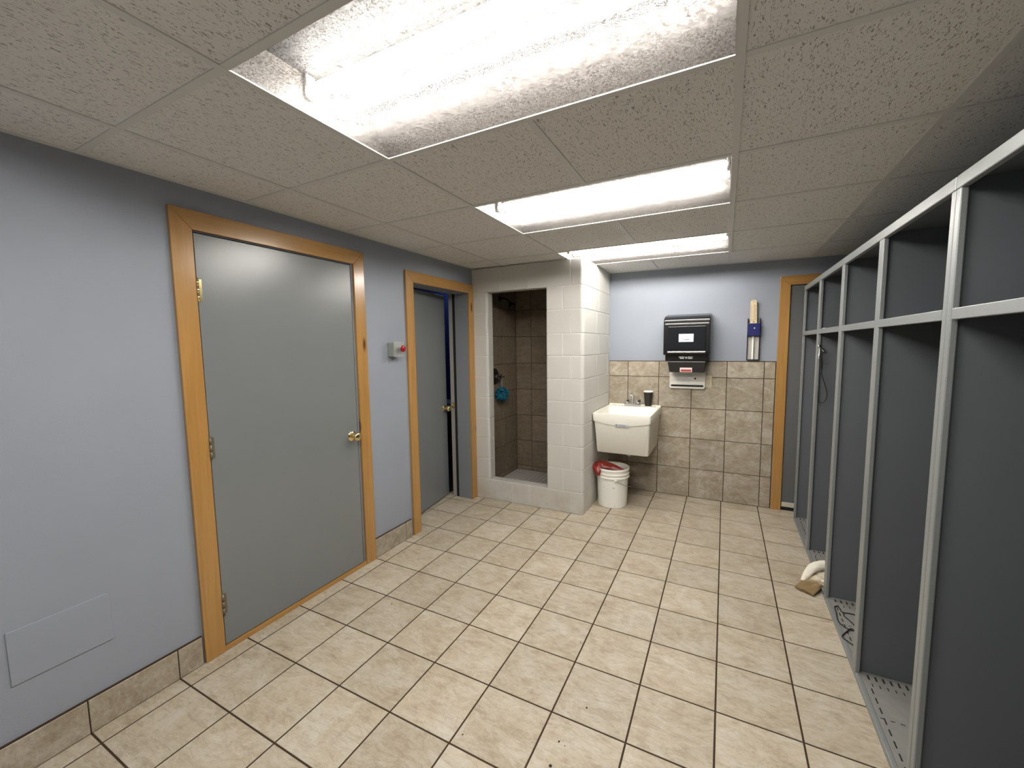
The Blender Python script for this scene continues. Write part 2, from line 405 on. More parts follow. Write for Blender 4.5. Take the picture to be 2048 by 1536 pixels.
# ------------------------------------------------------------------ ceiling: 2x2 lay-in tiles on T-bars
G = .6096; OX, OY = .8537, -.7547
gx = [XW, OX-G, OX, OX+G, OX+2*G, OX+3*G, XR]
gy = [YF] + [OY+k*G for k in range(-3, 6)] + [YB]
LIGHT_ROWS = [OY-2*G, OY, OY+2*G, OY+4*G]
def is_light(xa, ya): return OX-.01 < xa < OX+2*G-.1 and any(abs(ya-q) < .02 for q in LIGHT_ROWS)
m = MB()
def down(u, v, h): return Vector((u, v, HC+.010-h))
for a, b in zip(gx, gx[1:]):
    for c, d in zip(gy, gy[1:]):
        if is_light(a, c) or d-c < .02: continue
        if a < .9 and c > 1.9: pass
        m.mat('ctile').rid().plate(down, a+.004, b-.004, c+.004, d-.004, .006, .002)
m.mat('tbar')
for q in gx[1:-1]:
    for c, d in zip(gy, gy[1:]):
        if abs(q-(OX+G)) < .01 and is_light(OX, c): continue
        m.box((q-.012, c, HC), (q+.012, d, HC+.012))
for q in gy[1:-1]: m.box((XW, q-.012, HC+.0006), (XR, q+.012, HC+.0115))
for a, b in (((XW, YF), (XW+.020, YB)), ((XR-.02, YF), (XR, YB)), ((XW, YB-.02), (XR, YB)), ((XW, YF), (XR, YF+.02))): m.box((*a, HC+.0002), (*b, HC+.008))
m.mat('ctile')
for a, b in zip(gx, gx[1:]):           # the slab side above the tiles, left open over the light fixtures
    for c, d in zip(gy, gy[1:]):
        if not is_light(a, c): m.box((a, c, HC+.013), (b, d, HC+.03))
m.warp(sag)
struct(m.build('ceiling'))

# ------------------------------------------------------------------ ceiling lights
LAB = ['recessed fluorescent ceiling light in the row behind the camera', 'large near recessed fluorescent ceiling light with textured lens at top of photo',
       'recessed fluorescent ceiling light, middle of the three in the row', 'farthest recessed fluorescent ceiling light, beside the white block shower corner']
for k, y0 in enumerate(LIGHT_ROWS):
    x0, x1 = OX+.0125, OX+2*G-.0125; ya, yb = y0+.0125, y0+G-.0125
    t = thing('ceiling_light', LAB[k], 'ceiling light', (OX+G, y0+G/2, HC), 'recessed fluorescent ceiling lights')
    m = MB().mat('troffer'); zt = HC+.115; ins = .09
    prof = [(ya, HC+.004), (ya+ins, zt), (yb-ins, zt), (yb, HC+.004)]
    for k2 in range(3):
        m.mat('deck' if k2 == 1 else 'troffer')
        m.face([m.V((x, *prof[q])) for x, q in ((x0, k2), (x1, k2), (x1, k2+1), (x0, k2+1))])
    m.mat('endplate')
    for x in (x0, x1): m.face([m.V((x, y, z)) for y, z in prof])
    m.warp(sag).build('housing', t, recalc=False)
    m = MB().mat('tbar')
    for a, b in (((x0-.011, ya-.011, HC+.003), (x0-.0015, yb+.011, HC+.13)), ((x1+.0015, ya-.011, HC+.003), (x1+.011, yb+.011, HC+.13)), ((x0, ya-.011, HC+.003), (x1, ya-.0015, HC+.13)), ((x0, yb+.0015, HC+.003), (x1, yb+.011, HC+.13)), ((x0, ya, HC+.118), (x1, yb, HC+.13))): m.box(a, b)
    m.warp(sag).build('outer_case', t)
    m = MB().mat('lens'); m.face([m.V((x, y, HC+.0022)) for x, y in ((x0, ya), (x1, ya), (x1, yb), (x0, yb))]); m.warp(sag).build('lens', t, recalc=False)
    for s_ in (-1, 1):
        yc = y0+G/2+s_*.056; m = MB().mat('tube'); m.sm = True
        m.lathe([(.019, 0), (.019, x1-x0-.04)], (x0+.02, yc, HC+.062), (1, 0, 0), n=20, cap0=True, cap1=True)
        tb = m.warp(sag).build('tube', t)
        for xx in (x0+.004, x1-.018): MB().mat('tcap').box((xx, yc-.016, HC+.040), (xx+.014, yc+.016, HC+.112), .003).warp(sag).build('lamp_socket', t)
    MB().mat('deck').box((x0+.02, y0+G/2-.030, HC+.095), (x1-.02, y0+G/2+.035, HC+.113), .004).warp(sag).build('ballast_cover', t)

# ------------------------------------------------------------------ left wall, with the two door openings
D1a, D1b, D1z = -.405, .503, 2.022
D2a, D2b, D2z = 1.066, 1.866, 1.990
m = MB().mat('wall'); xb = XW-.20
for a, b, z0, z1 in ((YF, D1a, 0, 2.6), (D1b, D2a, 0, 2.6), (D2b, 3.2, 0, 2.6), (D1a, D1b, D1z, 2.6), (D2a, D2b, D2z, 2.6)):
    m.box((xb, a, z0-.02 if z0 == 0 else z0), (XW, b, z1))
struct(m.build('wall_left'))
m = MB().mat('wall').box((XW-.2, YB, -.02), (XR+.1, YB+.12, 2.6)); struct(m.build('wall_back'))
m = MB().mat('wall').box((XR, YF, -.02), (XR+.1, YB, 2.6)); struct(m.build('wall_right'))
m = MB().mat('wall').box((XW-.2, YF-.1, -.02), (XR+.1, YF, 2.6)); struct(m.build('wall_front'))

# tile baseboard on the left wall
m = MB()
def lw(u, v, h): return Vector((XW+.003+h, u, v))
for a, b, cuts in ((YF, -.495, [-.593-k*T for k in range(8)]), (.589, .975, [.905])):
    m.mat('grout').box((XW, a, 0), (XW+.0095, b, .1405))
    e = sorted([a]+[c for c in cuts if a < c < b]+[b])
    for p, q in zip(e, e[1:]): m.mat('wtile').rid().plate(lw, p+.002, q-.002, .003, .1365, .010, .0015)
struct(m.build('baseboard_left'))

# ------------------------------------------------------------------ door 1 (closed, flush, in the left wall)
def casing(name, parent, face, axis_mat, u0, u1, z1, w, d0, d1, zb=0, right=True):
    """mitred casing; face(u, z, depth)"""
    m = MB()
    m.mat('wood_z').rid().prism([(u0-w, zb), (u0, zb), (u0, z1), (u0-w, z1+w)], d0, d1, face, .0022)
    if right: m.rid().prism([(u1, zb), (u1+w, zb), (u1+w, z1+w), (u1, z1)], d0, d1, face, .0022)
    m.mat(axis_mat).rid().prism([(u0, z1), (u1, z1), (u1+w, z1+w), (u0-w, z1+w)], d0, d1, face, .0022)
    return m.build(name, parent)
FL = lambda u, z, d: Vector((XW+d, u, z))
def knob(parent, o, ax, name='door_knob', k=1.0):
    m = MB().mat('brass'); m.sm = True
    m.lathe([(.033*k, 0), (.033*k, .004), (.028*k, .009), (.014*k, .012), (.012*k, .026), (.018*k, .032), (.0265*k, .040), (.0285*k, .050), (.0265*k, .059), (.020*k, .0645), (.008*k, .066), (.001, .066)], o, ax, n=36)
    return m.build(name, parent, smooth=40)
d = sempty('door_1', (XW, .05, 0), 'closed grey slab door with orange wood casing and brass knob on left wall')
casing('door_casing', d, FL, 'wood_y', -.402, .503, 2.021, .086, .0005, .018)
MB().mat('door').box((XW-.034, -.3965, .030), (XW+.010, .480, 2.010), .002).build('door_leaf', d)
m = MB().mat('jamb')
m.box((XW-.15, .488, 0), (XW+.004, .5025, 2.02)); m.box((XW-.15, -.4045, 0), (XW-.036, -.4, 2.02)); m.box((XW-.15, -.404, 2.0165), (XW-.0, .5, 2.0215))
m.mat('rubber').box((XW-.15, .4805, .002), (XW-.015, .4875, 2.016)); m.box((XW-.16, -.40, .0), (XW-.055, .488, 2.016))  # black fill imitates the shade in the gap beside and behind the leaf
m.build('door_jamb', d)
MB().mat('wood_y').rid().box((XW-.034, -.401, .0005), (XW+.0155, .502, .026), .002).build('threshold', d)
knob(d, (XW+.010, .432, .911), (1, 0, 0))
for z in (1.755, 1.02, .24):
    m = MB().mat('brass' if z > 1.5 else 'hinge'); m.sm = True
    for q in range(3): m.lathe([(.0058, 0), (.0058, .0318)], (XW+.0185, -.3985, z-.05+q*.0335), (0, 0, 1), n=12)
    m.lathe([(.004, 0), (.004, .11)], (XW+.0185, -.3985, z-.055), (0, 0, 1), n=10)
    m.sm = False; m.box((XW+.0095, -.396, z-.05), (XW+.0115, -.378, z+.05))
    m.build('hinge', d)

# ------------------------------------------------------------------ door 2 (ajar, opening into the store room)
d = sempty('door_2', (XW, 1.46, 0), 'grey door standing ajar in an orange wood casing beside the shower')
casing('door_casing', d, FL, 'wood_y', 1.077, 1.849, 1.979, .084, .0005, .018)
m = MB().mat('jamb')
xi = -.245
m.box((xi, 1.851, 0), (XW, 1.870, 1.979), .001); m.box((xi, 1.062, 0), (XW, 1.0745, 1.979)); m.box((xi, 1.063, 1.9795), (XW, 1.868, 1.992))
m.mat('rubber').box((xi-.030, 1.8535, 0), (xi-.0005, 1.905, 1.995)); m.box((xi-.004, 1.06, 1.985), (xi, 1.9, 2.0))
m.mat('stop').box((xi-.075, 1.856, 0), (xi-.0305, 1.935, 1.992)); m.box((xi-.075, 1.0, 1.992), (xi-.0305, 1.935, 2.05)); m.box((xi-.055, .99, 0), (xi-.0225, 1.06, 2.0))
m.build('door_jamb', d)
MB().mat('brass').box((xi-.062, 1.8535, .885), (xi-.034, 1.8558, .94), .0008).build('strike_plate', d)
hx, hy = -.256, 1.075; ang = math.atan2(.117, .787); L = .793
dirv = Vector((-math.sin(ang), math.cos(ang), 0)); nrm = Vector((math.cos(ang), math.sin(ang), 0))
def leaf2(u, z, h): return Vector((hx, hy, 0))+dirv*u+nrm*h+Vector((0, 0, z))
MB().mat('door').prism([(0, .014), (L, .014), (L, 1.976), (0, 1.976)], -.044, 0, leaf2, .002).build('door_leaf', d)
knob(d, leaf2(L-.062, .885, 0), nrm)
MB().mat('brass').prism([(L-.002, .872), (L+.012, .876), (L+.012, .895), (L-.002, .899)], -.030, -.014, leaf2, .001).build('latch', d)

# store room seen through the gap
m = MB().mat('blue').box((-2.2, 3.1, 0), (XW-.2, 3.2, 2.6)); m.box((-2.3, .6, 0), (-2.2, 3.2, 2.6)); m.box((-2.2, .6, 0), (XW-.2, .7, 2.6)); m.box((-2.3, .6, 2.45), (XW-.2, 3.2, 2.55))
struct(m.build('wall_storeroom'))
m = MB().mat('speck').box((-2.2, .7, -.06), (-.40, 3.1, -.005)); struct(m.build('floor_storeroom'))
t = thing('storage_shelf', 'dark metal storage shelf seen through gap of the ajar door', 'shelf', (-1.15, 2.85, 0))
for x in (-1.55, -.75):
    for y in (2.65, 3.05): MB().mat('cable').box((x-.015, y-.015, 0), (x+.015, y+.015, 1.0)).build('post', t)
for z in (.35, .72): MB().mat('dullmetal').box((-1.56, 2.64, z), (-.74, 3.06, z+.02)).build('shelf_board', t)
tag(MB().mat('inkbg').box((-1.25, 2.66, .741), (-.85, 2.95, .80), .01).build('storage_tub'), 'pale flat storage tub on shelf board in dark store room', 'tub')
tag(MB().mat('slot').box((-1.45, 2.68, .371), (-.80, 3.0, .62), .01).build('carton'), 'dark carton on low shelf board in dark store room', 'box')

# ------------------------------------------------------------------ shower enclosure of white painted block
class Path:
    def __init__(s, pts):
        s.p = [Vector((a, b, 0)) for a, b in pts]; s.u = [0]
        for a, b in zip(s.p, s.p[1:]): s.u.append(s.u[-1]+(b-a).length)
    def at(s, u, z, h):
        for i in range(len(s.p)-1):
            if u <= s.u[i+1]+1e-9 or i == len(s.p)-2:
                a, b = s.p[i], s.p[i+1]; f = (u-s.u[i])/(s.u[i+1]-s.u[i]); d_ = (b-a).normalized()
                # blend normals at the polyline's vertices
                def nn(k):
                    ds = []
                    if k > 0: ds.append((s.p[k]-s.p[k-1]).normalized())
                    if k < len(s.p)-1: ds.append((s.p[k+1]-s.p[k]).normalized())
                    q = sum(ds, Vector((0, 0, 0))).normalized(); return Vector((q.y, -q.x, 0))
                nr = (nn(i)*(1-f)+nn(i+1)*f) if (b-a).length < .02 else (nn(i) if f < 1e-6 else nn(i+1) if f > 1-1e-6 else Vector((d_.y, -d_.x, 0)))
                p = a+(b-a)*f+nr.normalized()*h; return Vector((p.x, p.y, z))
    def uof(s, ax, v):
        for i in range(len(s.p)-1):
            a, b = s.p[i], s.p[i+1]; k = 0 if ax == 'x' else 1
            if abs(a[1-k]-b[1-k]) < 1e-6 and min(a[k], b[k])-1e-6 <= v <= max(a[k], b[k])+1e-6: return s.u[i]+abs(v-a[k])
def arc(cx, cy_, r, a0, a1, n=6): return [(cx+r*math.cos(R(a0+(a1-a0)*i/n)), cy_+r*math.sin(R(a0+(a1-a0)*i/n))) for i in range(n+1)]
YS = 1.932; rr = .03
corner = arc(1.0-rr, YS+rr, rr, -90, 0)
PA = Path([(XW, YS)]+arc(.067-.02, YS+.02, .02, -90, 0)+[(.067, 2.03)])
PB = Path([(.667, 2.03)]+arc(.667+.008, YS+.008, .008, 180, 270, 3)+corner+[(1.0, YB)])
PC = Path([(XW, YS)]+corner+[(1.0, YB)])
ZC = [0, .197, .400, .600, .797, .998, 1.193, 1.393, 1.585, 1.790, 1.987, HC-.004]
m = MB()
def course(P, z0, z1, joints):
    us = sorted([0]+[P.uof(a, v) for a, v in joints]+[P.u[-1]])
    m.mat('mortar').rid()
    e = [(0, P.u[-1])]
    for k in range(len(P.u)-1):
        A, B = P.u[k], P.u[k+1]
        m.face([m.V(P.at(A, z0, -.0012)), m.V(P.at(B, z0, -.0012)), m.V(P.at(B, z1, -.0012)), m.V(P.at(A, z1, -.0012))])
    m.mat('block')
    for a, b in zip(us, us[1:]):
        m.rid().plate(lambda u, v, h: P.at(u, v, h-.0012), a+.0022, b-.0022, z0+.0022, z1-.0022, .0042, .0030, P.u)
course(PC, ZC[0], ZC[1], [('x', .306), ('x', .493), ('x', .891), ('y', 2.33), ('y', 2.73)])
course(PC, ZC[10], ZC[11], [('x', .204), ('x', .489), ('x', .891), ('y', 2.33), ('y', 2.73)])
for k in range(1, 10):
    course(PA, ZC[k], ZC[k+1], [])
    course(PB, ZC[k], ZC[k+1], [('x', .818), ('y', 2.40), ('y', 2.79)] if k % 2 else [('x', .891), ('y', 2.33), ('y', 2.73)])
m.mat('block')
m.box((XW, YS+.03, .0), (.96, 2.03, ZC[1]-.002));   # sill body
m.box((XW, YS+.002, ZC[1]-.03), (.70, 2.03, ZC[1]), .002)                                         # sill top
m.box((XW, YS+.002, ZC[10]), (.70, 2.03, ZC[10]+.03), .002); m.box((XW, YS+.03, ZC[10]+.006), (.96, 2.03, HC-.005))
m.box((.70, 2.0, 0), (.96, 2.03, HC-.005)); m.box((.92, 2.0, 0), (.97, YB, HC-.005)); m.box((XW, 2.0, 0), (.06, 2.03, HC-.005))
struct(m.build('wall_shower', recalc=False), 'white painted concrete block shower enclosure with a narrow opening')

# tiled inside of the shower
zs = [.052, .103]+[.103+T*1.004*k for k in range(1, 8)]
zs = [z for z in zs if z < HC-.02]+[HC-.012]
m = MB(); m.mat('grout').box((XW, 2.03, .03), (-.072, YB, HC-.006))
ys = [2.03, 2.195, 2.49, 2.787]
for a, b in zip(ys, ys[1:]):
    for c, e in zip(zs, zs[1:]): m.mat('stile').rid().plate(lambda u, v, h: Vector((-.072+h, u, v)), a+.0025, b-.0025, c+.0025, e-.0025, .006, .001)
struct(m.build('wall_shower_left'))
m = MB(); m.mat('grout').box((-.072, 2.794, .03), (.92, YB, HC-.006))
xs = [-.066, .125, .125+T, .125+2*T, .92]
for a, b in zip(xs, xs[1:]):
    for c, e in zip(zs, zs[1:]): m.mat('stile').rid().plate(lambda u, v, h: Vector((u, 2.794-h, v)), a+.0025, b-.0025, c+.0025, e-.0025, .006, .001)
struct(m.build('wall_shower_back'))
m = MB(); m.mat('grout').box((.905, 2.03, .03), (.92, 2.794, HC-.006))
for a, b in zip(ys, ys[1:]):
    for c, e in zip(zs, zs[1:]): m.mat('stile').rid().plate(lambda u, v, h: Vector((.905-h, u, v)), a+.0025, b-.0025, c+.0025, e-.0025, .006, .001)
struct(m.build('wall_shower_right'))
m = MB(); m.mat('mgrout').box((-.072, 2.03, .0), (.905, 2.794, .048))
for i in range(19):
    for j in range(15):
        x, y = -.066+i*.0515, 2.03+j*.0515
        m.mat('mosaic').rid().plate(lambda u, v, h: Vector((u, v, .047+h)), x+.002, min(x+.0495, .904), y+.002, min(y+.0495, 2.788), .004, .001)
struct(m.build('floor_shower'))
m = MB().mat('stile').box((-.072, 2.03, HC-.012), (.905, 2.794, HC-.004)); struct(m.build('ceiling_shower'))

# shower valve, head, mesh puff
t = thing('shower_valve', 'chrome shower valve on the shade-darkened tiled wall inside the stall', 'shower valve', (-.066, 2.285, 1.17))
m = MB().mat('bronze'); m.sm = True; m.lathe([(.085, 0), (.085, .004), (.07, .012), (.045, .016)], (-.066, 2.285, 1.17), (1, 0, 0), n=36); m.build('escutcheon', t, smooth=40)
m = MB().mat('chrome'); m.sm = True; m.lathe([(.024, 0), (.022, .03), (.026, .034), (.030, .05), (.026, .068), (.012, .074), (.001, .075)], (-.052, 2.285, 1.17), (1, 0, 0), n=28); m.build('knob', t, smooth=40)
m = MB().mat('bronze'); m.sm = True; m.tube([(-.005, 2.285, 1.165), (.0, 2.31, 1.163), (.004, 2.36, 1.165)], [.008, .006, .005], 10); m.build('lever', t, smooth=40)
t = thing('showerhead', 'dark shower head on a short arm near top of the stall', 'shower head', (-.066, 2.42, 1.98))
m = MB().mat('bronze'); m.sm = True; m.lathe([(.03, 0), (.028, .006), (.012, .01)], (-.066, 2.42, 1.985), (1, 0, 0), n=24); m.tube([(-.06, 2.42, 1.985), (-.02, 2.425, 1.985), (.02, 2.435, 1.965), (.045, 2.445, 1.94)], .010, 12); m.build('arm', t, smooth=40)
m = MB().mat('bronze'); m.sm = True; m.lathe([(.012, 0), (.016, .012), (.036, .04), (.042, .05), (.040, .054), (.001, .053)], (.040, 2.443, 1.945), (.5, .15, -.8), n=28); m.build('spray_head', t, smooth=35)
t = thing('shower_puff', 'round teal mesh shower puff hanging by its cord from the valve', 'shower puff', (.0, 2.32, .99))
m = MB().mat('puff'); rs = random.Random(3)
for k in range(46):
    a, b = rs.uniform(0, 6.28), math.acos(rs.uniform(-1, 1)); dv = Vector((math.sin(b)*math.cos(a), math.sin(b)*math.sin(a), math.cos(b)))
    e1 = dv.orthogonal().normalized(); e2 = dv.cross(e1); c = Vector((.0, 2.32, .985))+dv*.030; n = 14
    ph = rs.uniform(0, 6); rows = []
    for i in range(n):
        th = 6.28318*i/n; q = e1*math.cos(th)+e2*math.sin(th); w = math.sin(3*th+ph)*.010
        rows.append((c+q*.012, c+q*.030+dv*(.020+w), c+q*(.041+.006*math.cos(4*th))+dv*(.026-w)))
    V = [[m.V(p) for p in r] for r in rows]
    for i in range(n):
        j = (i+1) % n
        for k2 in range(2): m.face((V[i][k2], V[j][k2], V[j][k2+1], V[i][k2+1]))
m.sm = True; m.lathe([(.001, -.045)]+[(.046*math.sin(q), -.046*math.cos(q)) for q in (.4, .8, 1.2, 1.6, 2.0, 2.4, 2.8)]+[(.001, .046)], (.0, 2.32, .985), n=20)
m.build('mesh_ball', t, recalc=False)
m = MB().mat('rope'); m.tube([(.0, 2.318, 1.05), (-.002, 2.312, 1.10), (-.002, 2.315, 1.158), (.001, 2.322, 1.170), (.004, 2.33, 1.158), (.003, 2.326, 1.10), (.0, 2.32, 1.05)], .0022, 6); m.build('hanging_cord', t)

# ------------------------------------------------------------------ wainscot tiles on the back wall
m = MB(); m.mat('grout').box((1.001, 2.8065, 0), (2.461, YB, 1.322))
xs = [1.003, 1.195, 1.492, 1.788, 2.083, 2.374, 2.459]; zz = [.002, .283, .578, .870, 1.167, 1.318]
for a, b in zip(xs, xs[1:]):
    for c, e in zip(zz, zz[1:]): m.mat('wtile').rid().plate(lambda u, v, h: Vector((u, 2.8065-h, v)), a+.0025, b-.0025, c+.0025, e-.0025, .0065, .0014)
struct(m.build('trim_1'), 'beige tile wainscot on back wall')

# ------------------------------------------------------------------ door 3 in the back wall, behind the lockers
d = sempty('door_3', (2.9, YB, 0), 'dark grey door in orange wood casing behind the row of lockers')
FB = lambda u, z, q: Vector((u, YB-q, z))
casing('door_casing', d, FB, 'wood_x', 2.541, 3.28, 1.968, .077, .0005, .019)
MB().mat('darkdoor').box((2.545, YB-.006, .075), (3.275, YB-.001, 1.962)).build('door_leaf', d)
MB().mat('rubber').box((2.5415, YB-.0015, .0), (3.279, YB-.0002, 1.967)).build('shadow_gap', d)  # black sheet imitates the shade round the leaf
MB().mat('alu').box((2.547, YB-.012, .034), (3.272, YB-.0005, .075), .002).build('door_sweep', d)

# ------------------------------------------------------------------ access panel, push button on left wall
m = MB().mat('wall'); m.box((XW-.004, -1.063, .329), (XW+.004, -.793, .525), .0018)
tag(m.build('access_panel'), 'low rectangular access panel painted over in the wall colour', 'access panel')
t = thing('push_button', 'red mushroom push button on small grey box between the doors', 'push button', (XW, .845, 1.42))
MB().mat('greybox').box((XW, .795, 1.418), (-.046, .888, 1.520), .004).build('back_box', t)
MB().mat('greybox').box((-.043, .792, 1.415), (-.034, .891, 1.523), .003).build('cover_plate', t)
m = MB().mat('greybox'); m.sm = True; m.lathe([(.018, 0), (.018, .014), (.012, .016), (.011, .026)], (-.034, .846, 1.474), (1, 0, 0), n=24); m.build('collar', t, smooth=40)
m = MB().mat('redbtn'); m.sm = True; m.lathe([(.012, 0), (.021, .003), (.0235, .008), (.0225, .014), (.016, .018), (.006, .0195), (.001, .0196)], (-.008, .846, 1.474), (1, 0, 0), n=32); m.build('button', t, smooth=50)

# ------------------------------------------------------------------ utility sink
t = thing('utility_sink', 'cream plastic wall-hung utility sink in the corner under faucet', 'sink', (1.26, 2.48, .5))
def rrect(x0, x1, y0, y1, z, r=.02, zf=None, nside=10):
    pts = []
    for (cx, cy_, a0) in ((x1-r, y0+r, -90), (x1-r, y1-r, 0), (x0+r, y1-r, 90), (x0+r, y0+r, 180)):
        pts += [(cx+r*math.cos(R(a0+i*22.5)), cy_+r*math.sin(R(a0+i*22.5))) for i in range(5)]
    # the front side (last point to first) gets extra points so that the apron's edge can curve
    a, b = pts[-1], pts[0]
    pts += [(a[0]+(b[0]-a[0])*i/nside, a[1]) for i in range(1, nside)]
    return [Vector((x, y, zf(x, y) if zf else z)) for x, y in pts]
stepz = lambda x, y: .800-(.030*max(0, 1-((x-1.265)/.24)**2) if y < 2.24 else 0)
m = MB().mat('sink'); m.sm = True
m.rings([rrect(1.040, 1.490, 2.232, 2.785, .504, .026), rrect(1.036, 1.494, 2.227, 2.790, .508, .026),
         rrect(1.0205, 1.5095, 2.1835, 2.797, 0, .020, lambda x, y: stepz(x, y)-.001), rrect(1.0135, 1.5165, 2.1745, 2.797, 0, .020, stepz),
         rrect(1.010, 1.520, 2.165, 2.798, .868, .018), rrect(1.012, 1.518, 2.167, 2.798, .872, .018),
         rrect(1.026, 1.504, 2.181, 2.690, .872, .03), rrect(1.029, 1.501, 2.184, 2.687, .868, .03),
         rrect(1.060, 1.470, 2.262, 2.640, .56, .05), rrect(1.085, 1.445, 2.29, 2.615, .54, .05)], True, True)
m.sm = False; m.box((1.012, 2.782, .868), (1.518, 2.799, .884), .004)
m.build('basin', t, smooth=45)
for x in (1.075, 1.470): MB().mat('dullmetal').lathe([(.006, 0), (.006, .003), (.004, .0045)], (x, 2.755, .872), n=10).build('mounting_screw', t)
m = MB().mat('inkbg'); m.box((1.215, 2.1700, .762), (1.335, 2.1795, .787), .0008)
m.mat('ink').box((1.220, 2.1693, .767), (1.238, 2.1705, .784))
for i in range(2): m.box((1.246, 2.1693, .767+i*.010), (1.325-.02*i, 2.1705, .772+i*.010))
m.build('name_label', t)
f = MB().mat('chrome'); f.box((1.175, 2.720, .872), (1.335, 2.772, .897), .008, 3)
fo = f.build('faucet', t)
for x in (1.202, 1.308):
    m = MB().mat('chrome'); m.sm = True; m.lathe([(.016, 0), (.018, .006), (.024, .012), (.0245, .034), (.021, .042), (.001, .043)], (x, 2.746, .896), n=8); m.build('faucet_handle', fo, smooth=25)
m = MB().mat('chrome'); m.sm = True
m.tube([(1.255, 2.748, .893), (1.255, 2.748, .945), (1.255, 2.742, .985), (1.255, 2.722, 1.006), (1.255, 2.692, 1.008), (1.255, 2.668, .996), (1.255, 2.660, .982)], [.014, .0115, .0105, .0105, .0105, .0105, .011], 14)
m.build('spout', fo, smooth=40)
m = MB().mat('pvc'); m.sm = True
m.lathe([(.045, 0), (.045, -.03), (.038, -.034), (.021, -.036), (.021, -.05)], (1.275, 2.46, .503), n=28)
m.tube([(1.275, 2.46, .462), (1.275, 2.47, .447), (1.275, 2.49, .440), (1.275, 2.55, .438), (1.275, 2.80, .434)], .020, 14)
m.build('drain_pipe', t, smooth=40)

t = thing('paper_cup', 'tall dark paper cup with white rim standing on sink ledge', 'cup', (1.405, 2.742, .872))
m = MB().mat('cup'); m.sm = True; m.lathe([(.027, 0), (.029, .001), (.043, .148), (.0415, .148), (.028, .006), (.001, .006)], (1.405, 2.742, .8725), n=32); m.build('cup_body', t, smooth=40)
m = MB().mat('cup_white'); m.sm = True; m.lathe([(.0438, .144), (.0462, .147), (.0462, .153), (.043, .156), (.040, .153), (.036, .150), (.001, .149)], (1.405, 2.742, .8725), n=32); m.build('lid', t, smooth=40)
m = MB().mat('cup_white'); m.lathe([(.0275, .0), (.0292, .0005), (.0300, .007), (.0285, .007)], (1.405, 2.742, .8722), n=32, cap0=False, cap1=False); m.build('foot_ring', t)

# ------------------------------------------------------------------ bucket with red gloves
BX, BY = 1.163, 2.318
t = thing('plastic_bucket', 'scuffed white plastic bucket on tiles under the sink', 'bucket', (BX, BY, 0))
m = MB().mat('bucket'); m.sm = True
m.lathe([(.125, .0005), (.130, .004), (.131, .02), (.1405, .285), (.139, .285), (.128, .01), (.001, .01)], (BX, BY, 0), n=56); m.build('bucket_body', t, smooth=40)
m = MB().mat('bucket_clean'); m.sm = True
m.lathe([(.1395, .270), (.152, .272), (.153, .284), (.143, .287), (.1435, .302), (.1505, .304), (.151, .314), (.1445, .317), (.1455, .340), (.151, .343), (.1515, .357), (.149, .361), (.145, .359), (.139, .28)], (BX, BY, 0), n=56, cap0=False, cap1=False); m.build('bucket_rim', t, smooth=35)
e = Vector((math.cos(R(-66)), math.sin(R(-66)), 0)); q = Vector((-e.y, e.x, 0))
for s_ in (-1, 1):
    m = MB().mat('bucket_clean'); m.sm = True; m.lathe([(.014, 0), (.014, .012), (.008, .016)], Vector((BX, BY, .262))+e*s_*.138, e*s_, n=16); m.build('handle_ear', t, smooth=40)
m = MB().mat('dullmetal'); m.sm = True
pts = [Vector((BX, BY, .262))+e*(.152*math.cos(R(a)))+q*(.172*math.sin(R(a)))+Vector((0, 0, -.085*math.sin(R(a)))) for a in range(0, 181, 10)]
m.tube(pts, .0026, 8); m.build('bail_handle', t, smooth=40)

def drape(m, path, wid, thk, side, rs, folds=3, amp=.25, n=28, dirt=None, grooves=()):
    """a thick folded cloth or glove: flattened rippled sections along a path"""
    P = [Vector(p) for p in path]; rows = []; k = len(P)
    for i, p in enumerate(P):
        tt = (P[min(i+1, k-1)]-P[max(i-1, 0)]).normalized(); sd = Vector(side if not isinstance(side, list) else side[i]); sd = (sd-tt*sd.dot(tt)).normalized(); nn = tt.cross(sd)
        ph = .5*i; row = []
        for j in range(n):
            a = 2*math.pi*j/n; rip = 1+amp*math.sin(folds*a+ph)*.6+amp*.5*math.sin((folds+3)*a-ph*1.7)
            for (ga, gd, gw) in grooves: rip *= 1-gd*math.exp(-((a-ga-.04*i*math.sin(.5*i))/gw)**2)*min(1, i/3)
            row.append(p+sd*math.cos(a)*wid[i]*(.9+.1*rip)+nn*math.sin(a)*thk[i]*rip)
        rows.append(row)
    V = [[m.V(p) for p in r] for r in rows]
    def F(vs, w):
        f_ = m.face(vs)
        if f_ and dirt:
            for l in f_.loops: l[m.tid] = (w, 0, 0, 1)
    for i in range(k-1):
        for j in range(n):
            F((V[i][j], V[i][(j+1) % n], V[i+1][(j+1) % n], V[i+1][j]), dirt[i] if dirt else 0)
    F(V[0][::-1], dirt[0] if dirt else 0); F(V[-1], dirt[-1] if dirt else 0)
def smooth_path(pts, n):
    P = [Vector(p) for p in pts]; out = []
    for i in range(len(P)-1):
        a, b, c, d_ = P[max(i-1, 0)], P[i], P[i+1], P[min(i+2, len(P)-1)]
        for k in range(n):
            f = k/n; out.append(.5*((2*b)+(c-a)*f+(2*a-5*b+4*c-d_)*f*f+(3*b-a-3*c+d_)*f**3))
    out.append(P[-1]); return out
def interp(v, n):
    out = []
    for a, b in zip(v, v[1:]): out += [a+(b-a)*k/n for k in range(n)]
    return out+[v[-1]]
rs = random.Random(5); m = MB().mat('red'); m.sm = True
